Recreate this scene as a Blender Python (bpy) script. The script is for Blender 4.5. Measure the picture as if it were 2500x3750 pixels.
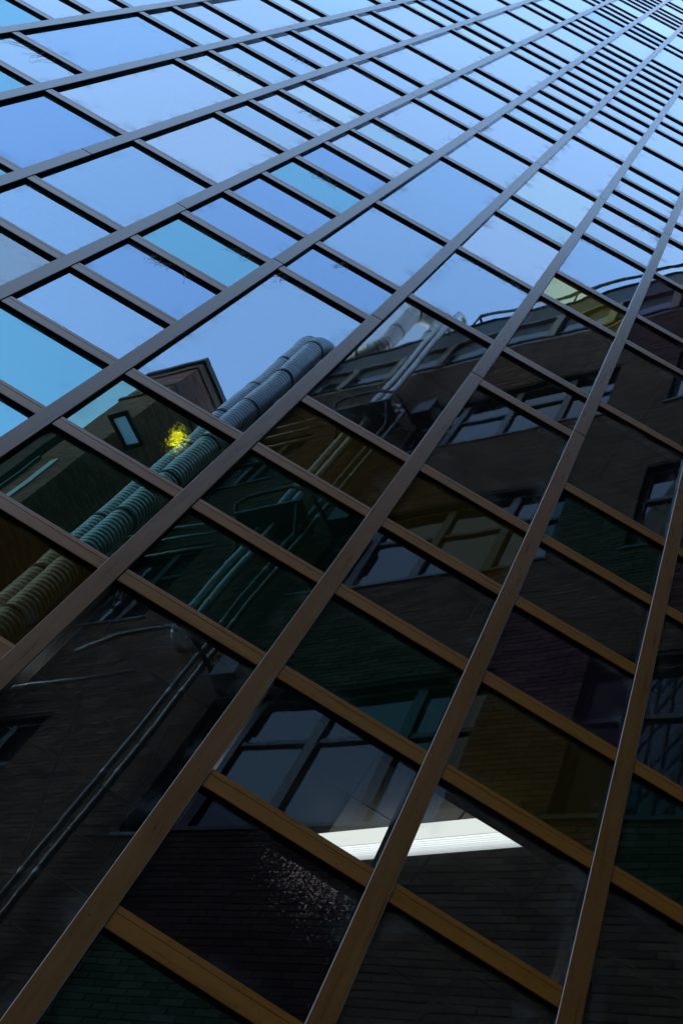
import bpy, bmesh, math, random
from math import radians, sin, cos, tan, pi, sqrt
from mathutils import Vector, Matrix
random.seed(7)
for o in list(bpy.data.objects): bpy.data.objects.remove(o)
S = bpy.context.scene
COL = S.collection

# ------------------------------------------------------------------ camera, sky, sun, exposure
CAM = Vector((1.44208, -2.41520, 1.6))
RIGHT = Vector((0.85719873, -0.37592355, 0.3519827))
UP = Vector((-0.50777109, -0.73096766, 0.45591097))
FWD = Vector((-0.0859003, 0.56953294, 0.81746766))
cd = bpy.data.cameras.new('camera')
cam = bpy.data.objects.new('camera', cd); COL.objects.link(cam)
M = Matrix((RIGHT, UP, -FWD)).transposed().to_4x4(); M.translation = CAM
cam.matrix_world = M
cd.sensor_fit = 'VERTICAL'; cd.sensor_height = 36.0; cd.sensor_width = 24.0
cd.lens = 3990.2 / 3750 * 36
cd.clip_start = 0.02; cd.clip_end = 3000
S.camera = cam

SUN_EL, SUN_AZ = radians(9), radians(20)      # azimuth measured from +Y towards +X: behind the glass tower
w = bpy.data.worlds.new('World'); S.world = w; w.use_nodes = True
nt = w.node_tree; nt.nodes.clear()
sky = nt.nodes.new('ShaderNodeTexSky'); sky.sky_type = 'NISHITA'; sky.sun_disc = False
sky.sun_elevation = SUN_EL; sky.sun_rotation = SUN_AZ
sky.air_density = 1.0; sky.dust_density = 0.5; sky.ozone_density = 1.9
bg = nt.nodes.new('ShaderNodeBackground'); bg.inputs[1].default_value = 0.15
wo = nt.nodes.new('ShaderNodeOutputWorld')
nt.links.new(sky.outputs[0], bg.inputs[0]); nt.links.new(bg.outputs[0], wo.inputs[0])
sl = bpy.data.lights.new('sun', 'SUN'); sl.energy = 2.0; sl.angle = radians(0.5); sl.color = (1, 0.9, 0.78)
so = bpy.data.objects.new('sun', sl); COL.objects.link(so)
so.rotation_euler = Vector((sin(SUN_AZ) * cos(SUN_EL), cos(SUN_AZ) * cos(SUN_EL), sin(SUN_EL))).to_track_quat('Z', 'Y').to_euler()
so.location = (0, 0, 60)
S.view_settings.view_transform = 'Standard'; S.view_settings.look = 'None'
S.view_settings.exposure = 3.95; S.view_settings.gamma = 1.0; S.view_settings.use_curve_mapping = False
S.render.engine = 'CYCLES'
S.cycles.max_bounces = 7; S.cycles.glossy_bounces = 5; S.cycles.diffuse_bounces = 3; S.cycles.transparent_max_bounces = 10; S.cycles.transmission_bounces = 4
S.cycles.caustics_reflective = False

# ------------------------------------------------------------------ helpers
def tag(o, label=None, cat=None, group=None, kind=None):
    if label: o['label'] = label
    if cat: o['category'] = cat
    if group: o['group'] = group
    if kind: o['kind'] = kind
    return o

def empty(name, loc=(0, 0, 0)):
    o = bpy.data.objects.new(name, None); COL.objects.link(o); o.location = loc; o.empty_display_size = 0.2
    return o

class MB:
    """collects faces, becomes one mesh object"""
    def __init__(s): s.v = []; s.f = []; s.m = []; s.sm = []
    def face(s, pts, m=0, smooth=False):
        n = len(s.v); s.v += [tuple(p) for p in pts]; s.f.append(tuple(range(n, n + len(pts)))); s.m.append(m); s.sm.append(smooth)
    def frame_box(s, O, A, B, Cc, a, b, c, mats=(0,) * 6):
        """box spanned along axes A,B,Cc with ranges a,b,c ; faces: a0,a1,b0,b1,c0,c1"""
        P = lambda i, j, k: O + A * a[i] + B * b[j] + Cc * c[k]
        n = len(s.v)
        s.v += [tuple(P(i, j, k)) for i in (0, 1) for j in (0, 1) for k in (0, 1)]
        q = [(0, 1, 3, 2), (4, 6, 7, 5), (0, 4, 5, 1), (2, 3, 7, 6), (0, 2, 6, 4), (1, 5, 7, 3)]
        for k, fc in enumerate(q):
            s.f.append(tuple(n + i for i in fc)); s.m.append(mats[k]); s.sm.append(False)
    def box(s, x0, x1, y0, y1, z0, z1, mats=(0,) * 6):
        s.frame_box(Vector((0, 0, 0)), Vector((1, 0, 0)), Vector((0, 1, 0)), Vector((0, 0, 1)), (x0, x1), (y0, y1), (z0, z1), mats)
    def slab(s, pts, off, m=0):
        pts = [Vector(p) for p in pts]; n = len(s.v); s.v += [tuple(p) for p in pts] + [tuple(p + off) for p in pts]; k = len(pts)
        fs = [tuple(range(n, n + k)), tuple(range(n + 2 * k - 1, n + k - 1, -1))] + [(n + i, n + i + k, n + (i + 1) % k + k, n + (i + 1) % k) for i in range(k)]
        for f in fs: s.f.append(f); s.m.append(m); s.sm.append(False)
    def tube(s, pts, rads, seg=12, m=0, caps=True):
        pts = [Vector(p) for p in pts]
        n = len(pts)
        t0 = (pts[1] - pts[0]).normalized()
        ref = Vector((0, 0, 1)) if abs(t0.z) < 0.9 else Vector((1, 0, 0))
        nrm = t0.cross(ref).normalized()
        base = len(s.v); prev = t0
        for i in range(n):
            t = (pts[min(i + 1, n - 1)] - pts[max(i - 1, 0)])
            t = t.normalized() if t.length > 1e-9 else prev
            ax = prev.cross(t)
            if ax.length > 1e-7:
                nrm = Matrix.Rotation(prev.angle(t), 3, ax.normalized()) @ nrm
            prev = t
            nrm = (nrm - t * nrm.dot(t)).normalized(); bn = t.cross(nrm)
            r = rads[i] if hasattr(rads, '__len__') else rads
            for k in range(seg):
                a = 2 * pi * k / seg
                s.v.append(tuple(pts[i] + nrm * (cos(a) * r) + bn * (sin(a) * r)))
        for i in range(n - 1):
            for k in range(seg):
                a = base + i * seg + k; b = base + i * seg + (k + 1) % seg
                s.f.append((a, b, b + seg, a + seg)); s.m.append(m); s.sm.append(True)
        if caps:
            s.f.append(tuple(base + k for k in range(seg))[::-1]); s.m.append(m); s.sm.append(False)
            s.f.append(tuple(base + (n - 1) * seg + k for k in range(seg))); s.m.append(m); s.sm.append(False)
    def build(s, name, mats, parent=None, loc=None, fix=True):
        me = bpy.data.meshes.new(name)
        off = Vector(loc) if loc is not None else (parent_loc(parent) if parent else Vector((0, 0, 0)))
        me.from_pydata([(x - off.x, y - off.y, z - off.z) for x, y, z in s.v], [], s.f)
        for m in (mats if isinstance(mats, (list, tuple)) else [mats]): me.materials.append(m)
        for p, mi, sm in zip(me.polygons, s.m, s.sm): p.material_index = mi; p.use_smooth = sm
        if fix:
            bm = bmesh.new(); bm.from_mesh(me); bmesh.ops.remove_doubles(bm, verts=bm.verts, dist=2e-5); bmesh.ops.recalc_face_normals(bm, faces=bm.faces); bm.to_mesh(me); bm.free()
        o = bpy.data.objects.new(name, me); COL.objects.link(o)
        if parent:
            o.parent = parent
            if loc is not None: o.location = Vector(loc) - parent_loc(parent)
        elif loc is not None: o.location = loc
        return o

def parent_loc(p):
    l = Vector((0, 0, 0))
    while p: l += p.location; p = p.parent
    return l

# ------------------------------------------------------------------ materials
def newmat(name):
    m = bpy.data.materials.new(name); m.use_nodes = True; t = m.node_tree; t.nodes.clear()
    out = t.nodes.new('ShaderNodeOutputMaterial')
    def N(kind, **kw):
        n = t.nodes.new('ShaderNode' + kind)
        for k, v in kw.items():
            if k.startswith('i_'): n.inputs[k[2:].replace('_', ' ')].default_value = v
            else: setattr(n, k, v)
        return n
    L = lambda a, b: t.links.new(a, b)
    return m, t, out, N, L

def simple(name, col, rough=0.6, metal=0.0, var=0.25, scale=6.0, bump=0.0, spec=0.5, stretch=(1, 1, 1)):
    m, t, out, N, L = newmat(name)
    p = N('BsdfPrincipled'); p.inputs['Roughness'].default_value = rough; p.inputs['Metallic'].default_value = metal
    p.inputs['Specular IOR Level'].default_value = spec
    tc = N('TexCoord'); mp = N('Mapping'); mp.inputs['Scale'].default_value = stretch
    L(tc.outputs['Object'], mp.inputs[0])
    no = N('TexNoise'); no.inputs['Scale'].default_value = scale; no.inputs['Detail'].default_value = 6; no.inputs['Roughness'].default_value = 0.65
    L(mp.outputs[0], no.inputs['Vector'])
    rp = N('ValToRGB')
    rp.color_ramp.elements[0].position = 0.3; rp.color_ramp.elements[1].position = 0.72
    rp.color_ramp.elements[0].color = (*[c * (1 - var) for c in col], 1); rp.color_ramp.elements[1].color = (*[min(1, c * (1 + var)) for c in col], 1)
    L(no.outputs['Fac'], rp.inputs[0]); L(rp.outputs[0], p.inputs['Base Color'])
    mr = N('MapRange'); mr.inputs['To Min'].default_value = max(0.02, rough - 0.12); mr.inputs['To Max'].default_value = min(1, rough + 0.12)
    L(no.outputs['Fac'], mr.inputs[0]); L(mr.outputs[0], p.inputs['Roughness'])
    if bump:
        b = N('Bump'); b.inputs['Strength'].default_value = bump; b.inputs['Distance'].default_value = 0.01
        L(no.outputs['Fac'], b.inputs['Height']); L(b.outputs[0], p.inputs['Normal'])
    L(p.outputs[0], out.inputs[0])
    return m

def bronze(name, stretch, c0, c1, metal):
    m, t, out, N, L = newmat(name)
    p = N('BsdfPrincipled')
    tc = N('TexCoord'); mp = N('Mapping'); mp.inputs['Scale'].default_value = stretch; L(tc.outputs['Object'], mp.inputs[0])
    oi = N('ObjectInfo')
    va = N('VectorMath', operation='ADD'); mul = N('VectorMath', operation='SCALE'); mul.inputs['Scale'].default_value = 37.0
    cx = N('CombineXYZ'); L(oi.outputs['Random'], cx.inputs[0]); L(oi.outputs['Random'], cx.inputs[1]); L(oi.outputs['Random'], cx.inputs[2])
    L(cx.outputs[0], mul.inputs[0]); L(mp.outputs[0], va.inputs[0]); L(mul.outputs[0], va.inputs[1])
    streak = N('TexNoise'); streak.inputs['Scale'].default_value = 9; streak.inputs['Detail'].default_value = 8; streak.inputs['Roughness'].default_value = 0.7
    L(va.outputs[0], streak.inputs['Vector'])
    blot = N('TexNoise'); blot.inputs['Scale'].default_value = 3.2; blot.inputs['Detail'].default_value = 7; blot.inputs['Roughness'].default_value = 0.7
    L(tc.outputs['Object'], blot.inputs['Vector'])
    spk = N('TexNoise'); spk.inputs['Scale'].default_value = 75; spk.inputs['Detail'].default_value = 3
    L(tc.outputs['Object'], spk.inputs['Vector'])
    r1 = N('ValToRGB'); e = r1.color_ramp.elements
    e[0].position = 0.3; e[0].color = (*c0, 1); e[1].position = 0.75; e[1].color = (*c1, 1)
    L(streak.outputs['Fac'], r1.inputs[0])
    # dust film: paler, greyer
    r2 = N('ValToRGB'); e = r2.color_ramp.elements; e[0].position = 0.45; e[0].color = (0, 0, 0, 1); e[1].position = 0.8; e[1].color = (0.25, 0.25, 0.25, 1)
    L(blot.outputs['Fac'], r2.inputs[0])
    mx = N('Mix', data_type='RGBA'); L(r2.outputs[0], mx.inputs[0]); L(r1.outputs[0], mx.inputs[6]); mx.inputs[7].default_value = (0.095, 0.046, 0.022, 1)
    # small dark specks and scratches
    r3 = N('ValToRGB'); e = r3.color_ramp.elements; e[0].position = 0.29; e[0].color = (0.35, 0.35, 0.35, 1); e[1].position = 0.36; e[1].color = (1, 1, 1, 1)
    L(spk.outputs['Fac'], r3.inputs[0])
    m2 = N('Mix', data_type='RGBA', blend_type='MULTIPLY'); m2.inputs[0].default_value = 0.8; L(mx.outputs[2], m2.inputs[6]); L(r3.outputs[0], m2.inputs[7])
    L(m2.outputs[2], p.inputs['Base Color'])
    p.inputs['Metallic'].default_value = metal
    p.inputs['Specular IOR Level'].default_value = 0.32
    mr = N('MapRange'); mr.inputs['To Min'].default_value = 0.20; mr.inputs['To Max'].default_value = 0.40
    L(streak.outputs['Fac'], mr.inputs[0]); L(mr.outputs[0], p.inputs['Roughness'])
    b = N('Bump'); b.inputs['Strength'].default_value = 0.15; b.inputs['Distance'].default_value = 0.003
    L(streak.outputs['Fac'], b.inputs['Height']); L(b.outputs[0], p.inputs['Normal'])
    L(p.outputs[0], out.inputs[0])
    return m

def glass(name, tint, coat, trans, body, wave=0.0009, textured=False, dirt=1.0, film_tint=(1, 1, 1)):
    """facade pane: neutral first-surface reflection over a tinted coating reflection, tinted see-through"""
    m, t, out, N, L = newmat(name)
    tc = N('TexCoord'); geo = N('NewGeometry'); oi = N('ObjectInfo')
    off = N('CombineXYZ'); L(oi.outputs['Random'], off.inputs[0]); L(oi.outputs['Random'], off.inputs[1]); L(oi.outputs['Random'], off.inputs[2])
    sc = N('VectorMath', operation='SCALE'); sc.inputs['Scale'].default_value = 53.0; L(off.outputs[0], sc.inputs[0])
    pos = N('VectorMath', operation='ADD'); L(tc.outputs['Object'], pos.inputs[0]); L(sc.outputs[0], pos.inputs[1])
    def perturb(scale, amp, detail=1.0):
        n = N('TexNoise'); n.inputs['Scale'].default_value = scale; n.inputs['Detail'].default_value = detail
        L(pos.outputs[0], n.inputs['Vector'])
        s = N('VectorMath', operation='SUBTRACT'); L(n.outputs['Color'], s.inputs[0]); s.inputs[1].default_value = (0.5, 0.5, 0.5)
        k = N('VectorMath', operation='SCALE'); k.inputs['Scale'].default_value = amp; L(s.outputs[0], k.inputs[0])
        return k.outputs[0]
    def normal(*ps):
        cur = geo.outputs['Normal']
        for q in ps:
            a = N('VectorMath', operation='ADD'); L(cur, a.inputs[0]); L(q, a.inputs[1]); cur = a.outputs[0]
        nn = N('VectorMath', operation='NORMALIZE'); L(cur, nn.inputs[0]); return nn.outputs[0]
    n1 = normal(perturb(1.5, wave * 9), perturb(8.0, wave * 1.3))
    g1 = N('BsdfGlossy'); g1.inputs['Roughness'].default_value = 0.02 if name in ('glass_clear', 'glass_green', 'glass_amber', 'glass_aubergine') else 0.0; g1.inputs['Color'].default_value = (*film_tint, 1); L(n1, g1.inputs['Normal'])
    g2 = N('BsdfGlossy'); g2.inputs['Roughness'].default_value = 0.0; g2.inputs['Color'].default_value = (*tint, 1)
    if textured:
        L(n1, g2.inputs['Normal'])
        tr = N('BsdfRefraction'); tr.inputs['Roughness'].default_value = 0.0; tr.inputs['IOR'].default_value = 1.45; tr.inputs['Color'].default_value = (*trans, 1); L(n1, tr.inputs['Normal'])
    else:
        L(n1, g2.inputs['Normal'])
        tr = N('BsdfTransparent'); tr.inputs['Color'].default_value = (*trans, 1)
    bd = N('BsdfDiffuse'); bd.inputs['Color'].default_value = (*body, 1)
    ad = N('MixShader'); ad.inputs[0].default_value = 0.5 if max(body) > 0.0021 else 0.04
    L(tr.outputs[0], ad.inputs[1]); L(bd.outputs[0], ad.inputs[2])
    inner = N('MixShader'); inner.inputs[0].default_value = coat; L(ad.outputs[0], inner.inputs[1]); L(g2.outputs[0], inner.inputs[2])
    fr = N('Fresnel'); fr.inputs['IOR'].default_value = 1.52; L(n1, fr.inputs['Normal'])
    outer = N('MixShader'); L(fr.outputs[0], outer.inputs[0]); L(inner.outputs[0], outer.inputs[1]); L(g1.outputs[0], outer.inputs[2])
    # grime: speckle and smears that gather at the pane edges
    sep = N('SeparateXYZ'); L(tc.outputs['Generated'], sep.inputs[0])
    def edge(o, width):
        a = N('Math', operation='SUBTRACT'); a.inputs[1].default_value = 0.5; L(o, a.inputs[0])
        b = N('Math', operation='ABSOLUTE'); L(a.outputs[0], b.inputs[0])
        c = N('MapRange'); c.inputs['From Min'].default_value = 0.5 - width; c.inputs['From Max'].default_value = 0.5; L(b.outputs[0], c.inputs[0])
        return c.outputs[0]
    ex = edge(sep.outputs[0], 0.16); ez = edge(sep.outputs[2], 0.14)
    em = N('Math', operation='MAXIMUM'); L(ex, em.inputs[0]); L(ez, em.inputs[1])
    nz = N('TexNoise'); nz.inputs['Scale'].default_value = 7; nz.inputs['Detail'].default_value = 5; nz.inputs['Roughness'].default_value = 0.6; nz.inputs['Distortion'].default_value = 0.3
    L(pos.outputs[0], nz.inputs['Vector'])
    ra = N('MapRange'); ra.inputs['From Min'].default_value = 0.5; ra.inputs['From Max'].default_value = 0.75; L(nz.outputs['Fac'], ra.inputs[0])
    mu = N('Math', operation='MULTIPLY'); L(em.outputs[0], mu.inputs[0]); L(ra.outputs[0], mu.inputs[1])
    sp = N('TexNoise'); sp.inputs['Scale'].default_value = 130; sp.inputs['Detail'].default_value = 2; L(pos.outputs[0], sp.inputs['Vector'])
    rs = N('MapRange'); rs.inputs['From Min'].default_value = 0.74; rs.inputs['From Max'].default_value = 0.8; rs.inputs['To Max'].default_value = 0.35; L(sp.outputs['Fac'], rs.inputs[0])
    k1 = N('Math', operation='MULTIPLY'); k1.inputs[1].default_value = 0.5 * dirt; L(mu.outputs[0], k1.inputs[0])
    ds = N('Math', operation='ADD', use_clamp=True); L(k1.outputs[0], ds.inputs[0]); L(rs.outputs[0], ds.inputs[1])
    film = N('Math', operation='ADD', use_clamp=True); film.inputs[1].default_value = 0.024 * dirt; L(ds.outputs[0], film.inputs[0])
    dd = N('BsdfDiffuse'); dd.inputs['Color'].default_value = (0.085, 0.092, 0.10, 1)
    fin = N('MixShader'); L(film.outputs[0], fin.inputs[0]); L(outer.outputs[0], fin.inputs[1]); L(dd.outputs[0], fin.inputs[2])
    L(fin.outputs[0], out.inputs[0])
    return m

def emit(name, col, st):
    m, t, out, N, L = newmat(name); e = N('Emission'); e.inputs[0].default_value = (*col, 1); e.inputs[1].default_value = st; L(e.outputs[0], out.inputs[0]); return m

MAT = {}
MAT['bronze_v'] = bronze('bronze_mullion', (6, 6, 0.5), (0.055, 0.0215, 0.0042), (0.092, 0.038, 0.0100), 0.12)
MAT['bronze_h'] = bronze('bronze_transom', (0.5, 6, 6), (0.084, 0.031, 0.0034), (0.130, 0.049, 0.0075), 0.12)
MAT['reveal'] = simple('black_reveal_shade', (0.005, 0.005, 0.006), rough=0.2, var=0.4, scale=20)  # black gasket; shade of bar sides and undersides is put into this colour too
MAT['clear'] = simple('pane_back', (0, 0, 0))
m, t, out, N, L = newmat('pane_back'); tr = N('BsdfTransparent'); L(tr.outputs[0], out.inputs[0]); MAT['pane_back'] = m
def tex_back(name, amp, fs=190.0):
    m, t, out, N, L = newmat(name)
    tc = N('TexCoord'); geo = N('NewGeometry'); cur = geo.outputs['Normal']
    for sc, am in ((fs, amp), (fs * 0.3, amp * 0.4)):
        n = N('TexNoise'); n.inputs['Scale'].default_value = sc; n.inputs['Detail'].default_value = 1.5; L(tc.outputs['Object'], n.inputs['Vector'])
        sb = N('VectorMath', operation='SUBTRACT'); L(n.outputs['Color'], sb.inputs[0]); sb.inputs[1].default_value = (0.5, 0.5, 0.5)
        kx = N('VectorMath', operation='SCALE'); kx.inputs['Scale'].default_value = am; L(sb.outputs[0], kx.inputs[0])
        ad = N('VectorMath', operation='ADD'); L(cur, ad.inputs[0]); L(kx.outputs[0], ad.inputs[1]); cur = ad.outputs[0]
    nn = N('VectorMath', operation='NORMALIZE'); L(cur, nn.inputs[0])
    rf = N('BsdfRefraction'); rf.inputs['IOR'].default_value = 1.45; rf.inputs['Roughness'].default_value = 0.03; L(nn.outputs[0], rf.inputs['Normal'])
    L(rf.outputs[0], out.inputs[0]); return m
MAT['greentex'] = tex_back('rippled_back', 0.15)
MAT['darktex'] = tex_back('hammered_back', 0.62, 300.0)
G = {}
G['sky'] = glass('glass_sky', (0.66, 0.84, 1.0), 0.13, (0.35, 0.38, 0.4), (0, 0, 0), film_tint=(0.80, 0.88, 1.0))
G['light'] = glass('glass_light', (0.92, 0.93, 1.0), 0.16, (0.3, 0.32, 0.34), (0, 0, 0), dirt=1.5, film_tint=(0.98, 0.955, 0.99))
G['blue'] = glass('glass_blue', (0.50, 0.72, 1.0), 0.12, (0.06, 0.08, 0.3), (0.0, 0.0, 0.01), film_tint=(0.70, 0.82, 1.0))
G['blue2'] = glass('glass_pale_blue', (0.72, 0.86, 1.0), 0.14, (0.1, 0.12, 0.3), (0.0, 0.0, 0.01), dirt=1.2)
G['violet'] = glass('glass_violet', (0.88, 0.88, 1.0), 0.14, (0.14, 0.1, 0.3), (0.01, 0.0, 0.01), dirt=1.2)
G['teal'] = glass('glass_teal', (0.34, 0.82, 0.90), 0.12, (0.03, 0.2, 0.2), (0.0, 0.012, 0.012), film_tint=(0.60, 0.86, 0.94))
G['teal2'] = glass('glass_pale_teal', (0.70, 0.96, 0.97), 0.14, (0.06, 0.2, 0.2), (0.0, 0.01, 0.01), dirt=1.2)
G['grey'] = glass('glass_grey_green', (1.0, 0.97, 0.82), 0.19, (0.2, 0.2, 0.15), (0.01, 0.01, 0.005), dirt=1.5)
G['clear'] = glass('glass_clear', (0.85, 0.94, 1.0), 0.05, (0.62, 0.64, 0.66), (0, 0, 0), dirt=0.8)
G['brown'] = glass('glass_brown', (0.9, 0.78, 0.7), 0.07, (0.25, 0.16, 0.1), (0.004, 0.002, 0.001), dirt=0.8, film_tint=(0.9, 0.8, 0.74))
G['amber'] = glass('glass_amber', (0.72, 0.60, 0.28), 0.06, (0.25, 0.18, 0.02), (0.022, 0.012, 0.0006), dirt=0.6, film_tint=(0.55, 0.43, 0.27))
G['gold'] = glass('glass_gold', (1.0, 0.82, 0.30), 0.14, (0.4, 0.3, 0.02), (0.06, 0.042, 0.002), wave=0.0012, dirt=0.8, film_tint=(1.0, 0.86, 0.5))
G['green'] = glass('glass_green', (0.30, 0.72, 0.60), 0.05, (0.02, 0.12, 0.05), (0.001, 0.006, 0.0025), dirt=0.5, film_tint=(0.30, 0.52, 0.48))
G['bottle'] = glass('glass_bottle_green', (0.45, 0.85, 0.72), 0.09, (0.04, 0.16, 0.06), (0.003, 0.012, 0.004), dirt=0.7, film_tint=(0.42, 0.54, 0.54))
G['purple'] = glass('glass_aubergine', (0.75, 0.55, 0.80), 0.06, (0.12, 0.04, 0.12), (0.007, 0.0025, 0.0065), dirt=0.8, film_tint=(0.60, 0.50, 0.62))
G['greentex'] = glass('glass_green_rippled', (0.45, 0.85, 0.72), 0.1, (0.62, 0.72, 0.02), (0.0015, 0.007, 0.0015), textured=True, dirt=0.6, film_tint=(0.60, 0.78, 0.75))
G['darktex'] = glass('glass_dark_rippled', (1.0, 0.85, 1.0), 0.02, (0.22, 0.19, 0.22), (0.0025, 0.0015, 0.0025), textured=True, dirt=0.4, film_tint=(0.22, 0.20, 0.24))
GK = list(G)

# brick: colour attribute picks each brick's tone
def brickmat(name, c0, c1, c2):
    m, t, out, N, L = newmat(name)
    p = N('BsdfPrincipled'); p.inputs['Roughness'].default_value = 0.85; p.inputs['Specular IOR Level'].default_value = 0.25
    at = N('Attribute', attribute_name='tone'); oi = N('ObjectInfo')
    tc = N('TexCoord'); no = N('TexNoise'); no.inputs['Scale'].default_value = 40; no.inputs['Detail'].default_value = 5
    L(tc.outputs['Object'], no.inputs['Vector'])
    ad = N('Math', operation='ADD'); L(at.outputs['Fac'], ad.inputs[0]); L(oi.outputs['Random'], ad.inputs[1])
    fr = N('Math', operation='FRACT'); L(ad.outputs[0], fr.inputs[0])
    rp = N('ValToRGB'); e = rp.color_ramp.elements; e[0].color = (*c0, 1); e[1].color = (*c2, 1); x = e.new(0.5); x.color = (*c1, 1)
    L(fr.outputs[0], rp.inputs[0])
    mx = N('Mix', data_type='RGBA', blend_type='MULTIPLY'); mx.inputs[0].default_value = 0.5; L(rp.outputs[0], mx.inputs[6]); L(no.outputs['Color'], mx.inputs[7])
    L(mx.outputs[2], p.inputs['Base Color'])
    b = N('Bump'); b.inputs['Strength'].default_value = 0.4; b.inputs['Distance'].default_value = 0.003; L(no.outputs['Fac'], b.inputs['Height']); L(b.outputs[0], p.inputs['Normal'])
    L(p.outputs[0], out.inputs[0]); return m
MAT['brick'] = brickmat('brown_brick', (0.11, 0.066, 0.046), (0.18, 0.112, 0.078), (0.26, 0.175, 0.125))
MAT['redbrick'] = brickmat('red_brick', (0.34, 0.14, 0.10), (0.48, 0.21, 0.15), (0.60, 0.30, 0.22))
MAT['mortar'] = simple('mortar', (0.022, 0.02, 0.019), rough=0.9, var=0.2, scale=30)
MAT['concrete'] = simple('pale_concrete', (0.42, 0.40, 0.37), rough=0.8, var=0.15, scale=5, bump=0.2)
MAT['fascia'] = simple('dark_fascia', (0.07, 0.075, 0.065), rough=0.6, var=0.3, scale=4)
MAT['frame'] = simple('grey_window_frame', (0.09, 0.10, 0.11), rough=0.45, var=0.15, scale=8)
MAT['steel'] = simple('galvanised_duct', (0.80, 0.85, 0.90), rough=0.36, metal=0.35, var=0.2, scale=7)
MAT['pipe'] = simple('silver_pipe', (0.84, 0.87, 0.90), rough=0.32, metal=0.35, var=0.15, scale=9)
MAT['dullpipe'] = simple('dull_pipe', (0.40, 0.42, 0.45), rough=0.5, metal=0.3, var=0.2, scale=9)
MAT['darksteel'] = simple('dark_steel', (0.06, 0.065, 0.07), rough=0.5, metal=0.3, var=0.3, scale=10)
MAT['bracket'] = simple('grey_bracket_steel', (0.2, 0.21, 0.22), rough=0.5, metal=0.3, var=0.3, scale=10)
MAT['roofing'] = simple('roofing', (0.10, 0.10, 0.10), rough=0.9, var=0.2, scale=3)
MAT['asphalt'] = simple('asphalt', (0.05, 0.05, 0.052), rough=0.9, var=0.3, scale=25, bump=0.3)
MAT['paving'] = simple('paving', (0.20, 0.19, 0.18), rough=0.85, var=0.2, scale=8, bump=0.2)
MAT['interior'] = simple('interior_grey', (0.09, 0.085, 0.08), rough=0.85, var=0.1, scale=2)
MAT['tile'] = simple('ceiling_tile', (0.15, 0.14, 0.125), rough=0.9, var=0.12, scale=30)
MAT['white'] = simple('white_enamel', (0.75, 0.76, 0.74), rough=0.35, var=0.05, scale=6)
MAT['web'] = simple('cobweb_silk', (0.10, 0.10, 0.11), rough=0.8, var=0.3, scale=20)
m, t, out, N, L = newmat('window_glass')
g = N('BsdfGlossy'); g.inputs['Roughness'].default_value = 0.02; df = N('BsdfDiffuse'); df.inputs[0].default_value = (0.012, 0.014, 0.016, 1)
fr = N('Fresnel'); fr.inputs['IOR'].default_value = 2.0; mx = N('MixShader'); L(fr.outputs[0], mx.inputs[0]); L(df.outputs[0], mx.inputs[1]); L(g.outputs[0], mx.inputs[2]); L(mx.outputs[0], out.inputs[0])
MAT['window'] = m

# ------------------------------------------------------------------ the street
YG = 0.022                      # plane of the facade glass; mullion faces stand at y = 0
mb = MB(); mb.face([(-300, -300, 0), (300, -300, 0), (300, 300, 0), (-300, 300, 0)])
tag(mb.build('street', MAT['asphalt']), kind='structure')
mb = MB(); mb.box(-30, 30, -1.1, -0.01, 0.004, 0.12)
tag(mb.build('pavement', MAT['paving']), kind='structure')

# ------------------------------------------------------------------ the glass tower
W = 0.6; H = 6.8525 * W; MOD = H / 8; ROW = CAM.z + 8.58643 * W + 0.0023 * W
ZT = -0.1304 * W - 0.0023 * W                  # lower edge of a transom face, relative to its module line
TH = 0.117 * W; MW = 0.115 * W
KMIN, KMAX = -13, 44
BAYS = {
 -6: [], -5: [3, 4, 5],
 -4: [1, 2, 5, 6, 7], -3: [-1, 1, 4, 5, 6, 7, 8, 9, 11, 12, 14, 15],
 -2: [-2, -1, 1, 3, 4, 5, 6, 8, 9, 11, 14, 15, 16, 19, 21, 22],
 -1: [-4, -3, -2, -1, 0, 1, 2, 3, 4, 5, 6, 8, 9, 11, 12, 15, 16, 17, 19, 21, 22, 23, 24, 26, 27, 28, 29, 31],
 0: [-6, -5, -4, -3, 0, 1, 3, 6, 8, 10, 11, 12, 13, 14, 15, 16, 17, 18, 19, 20, 21, 22, 25, 26, 27, 28, 31, 32, 33, 34, 36, 37],
 1: [-5, -4, -3, -2, 1, 3, 5, 6, 8, 11, 13, 14, 15, 16, 17, 18, 19, 20, 21, 22, 23, 26, 27, 30, 31],
 2: [-7, -6, -5, -4, -3, -2, 0, 1, 3, 4, 6, 7, 8, 9, 10, 11, 13, 15, 16, 17, 20],
 3: [-6, -5, -4, -3, -2, -1, 1, 3, 4, 6, 8, 9],
 4: [-5, -4, -2, -1], 5: [], 6: []}
LO = {-6: -3, -5: -1, -4: -2, -3: -4, -2: -5, -1: -6, 0: -8, 1: -8, 2: -10, 3: -9, 4: -8, 5: -9, 6: -9}
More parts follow.
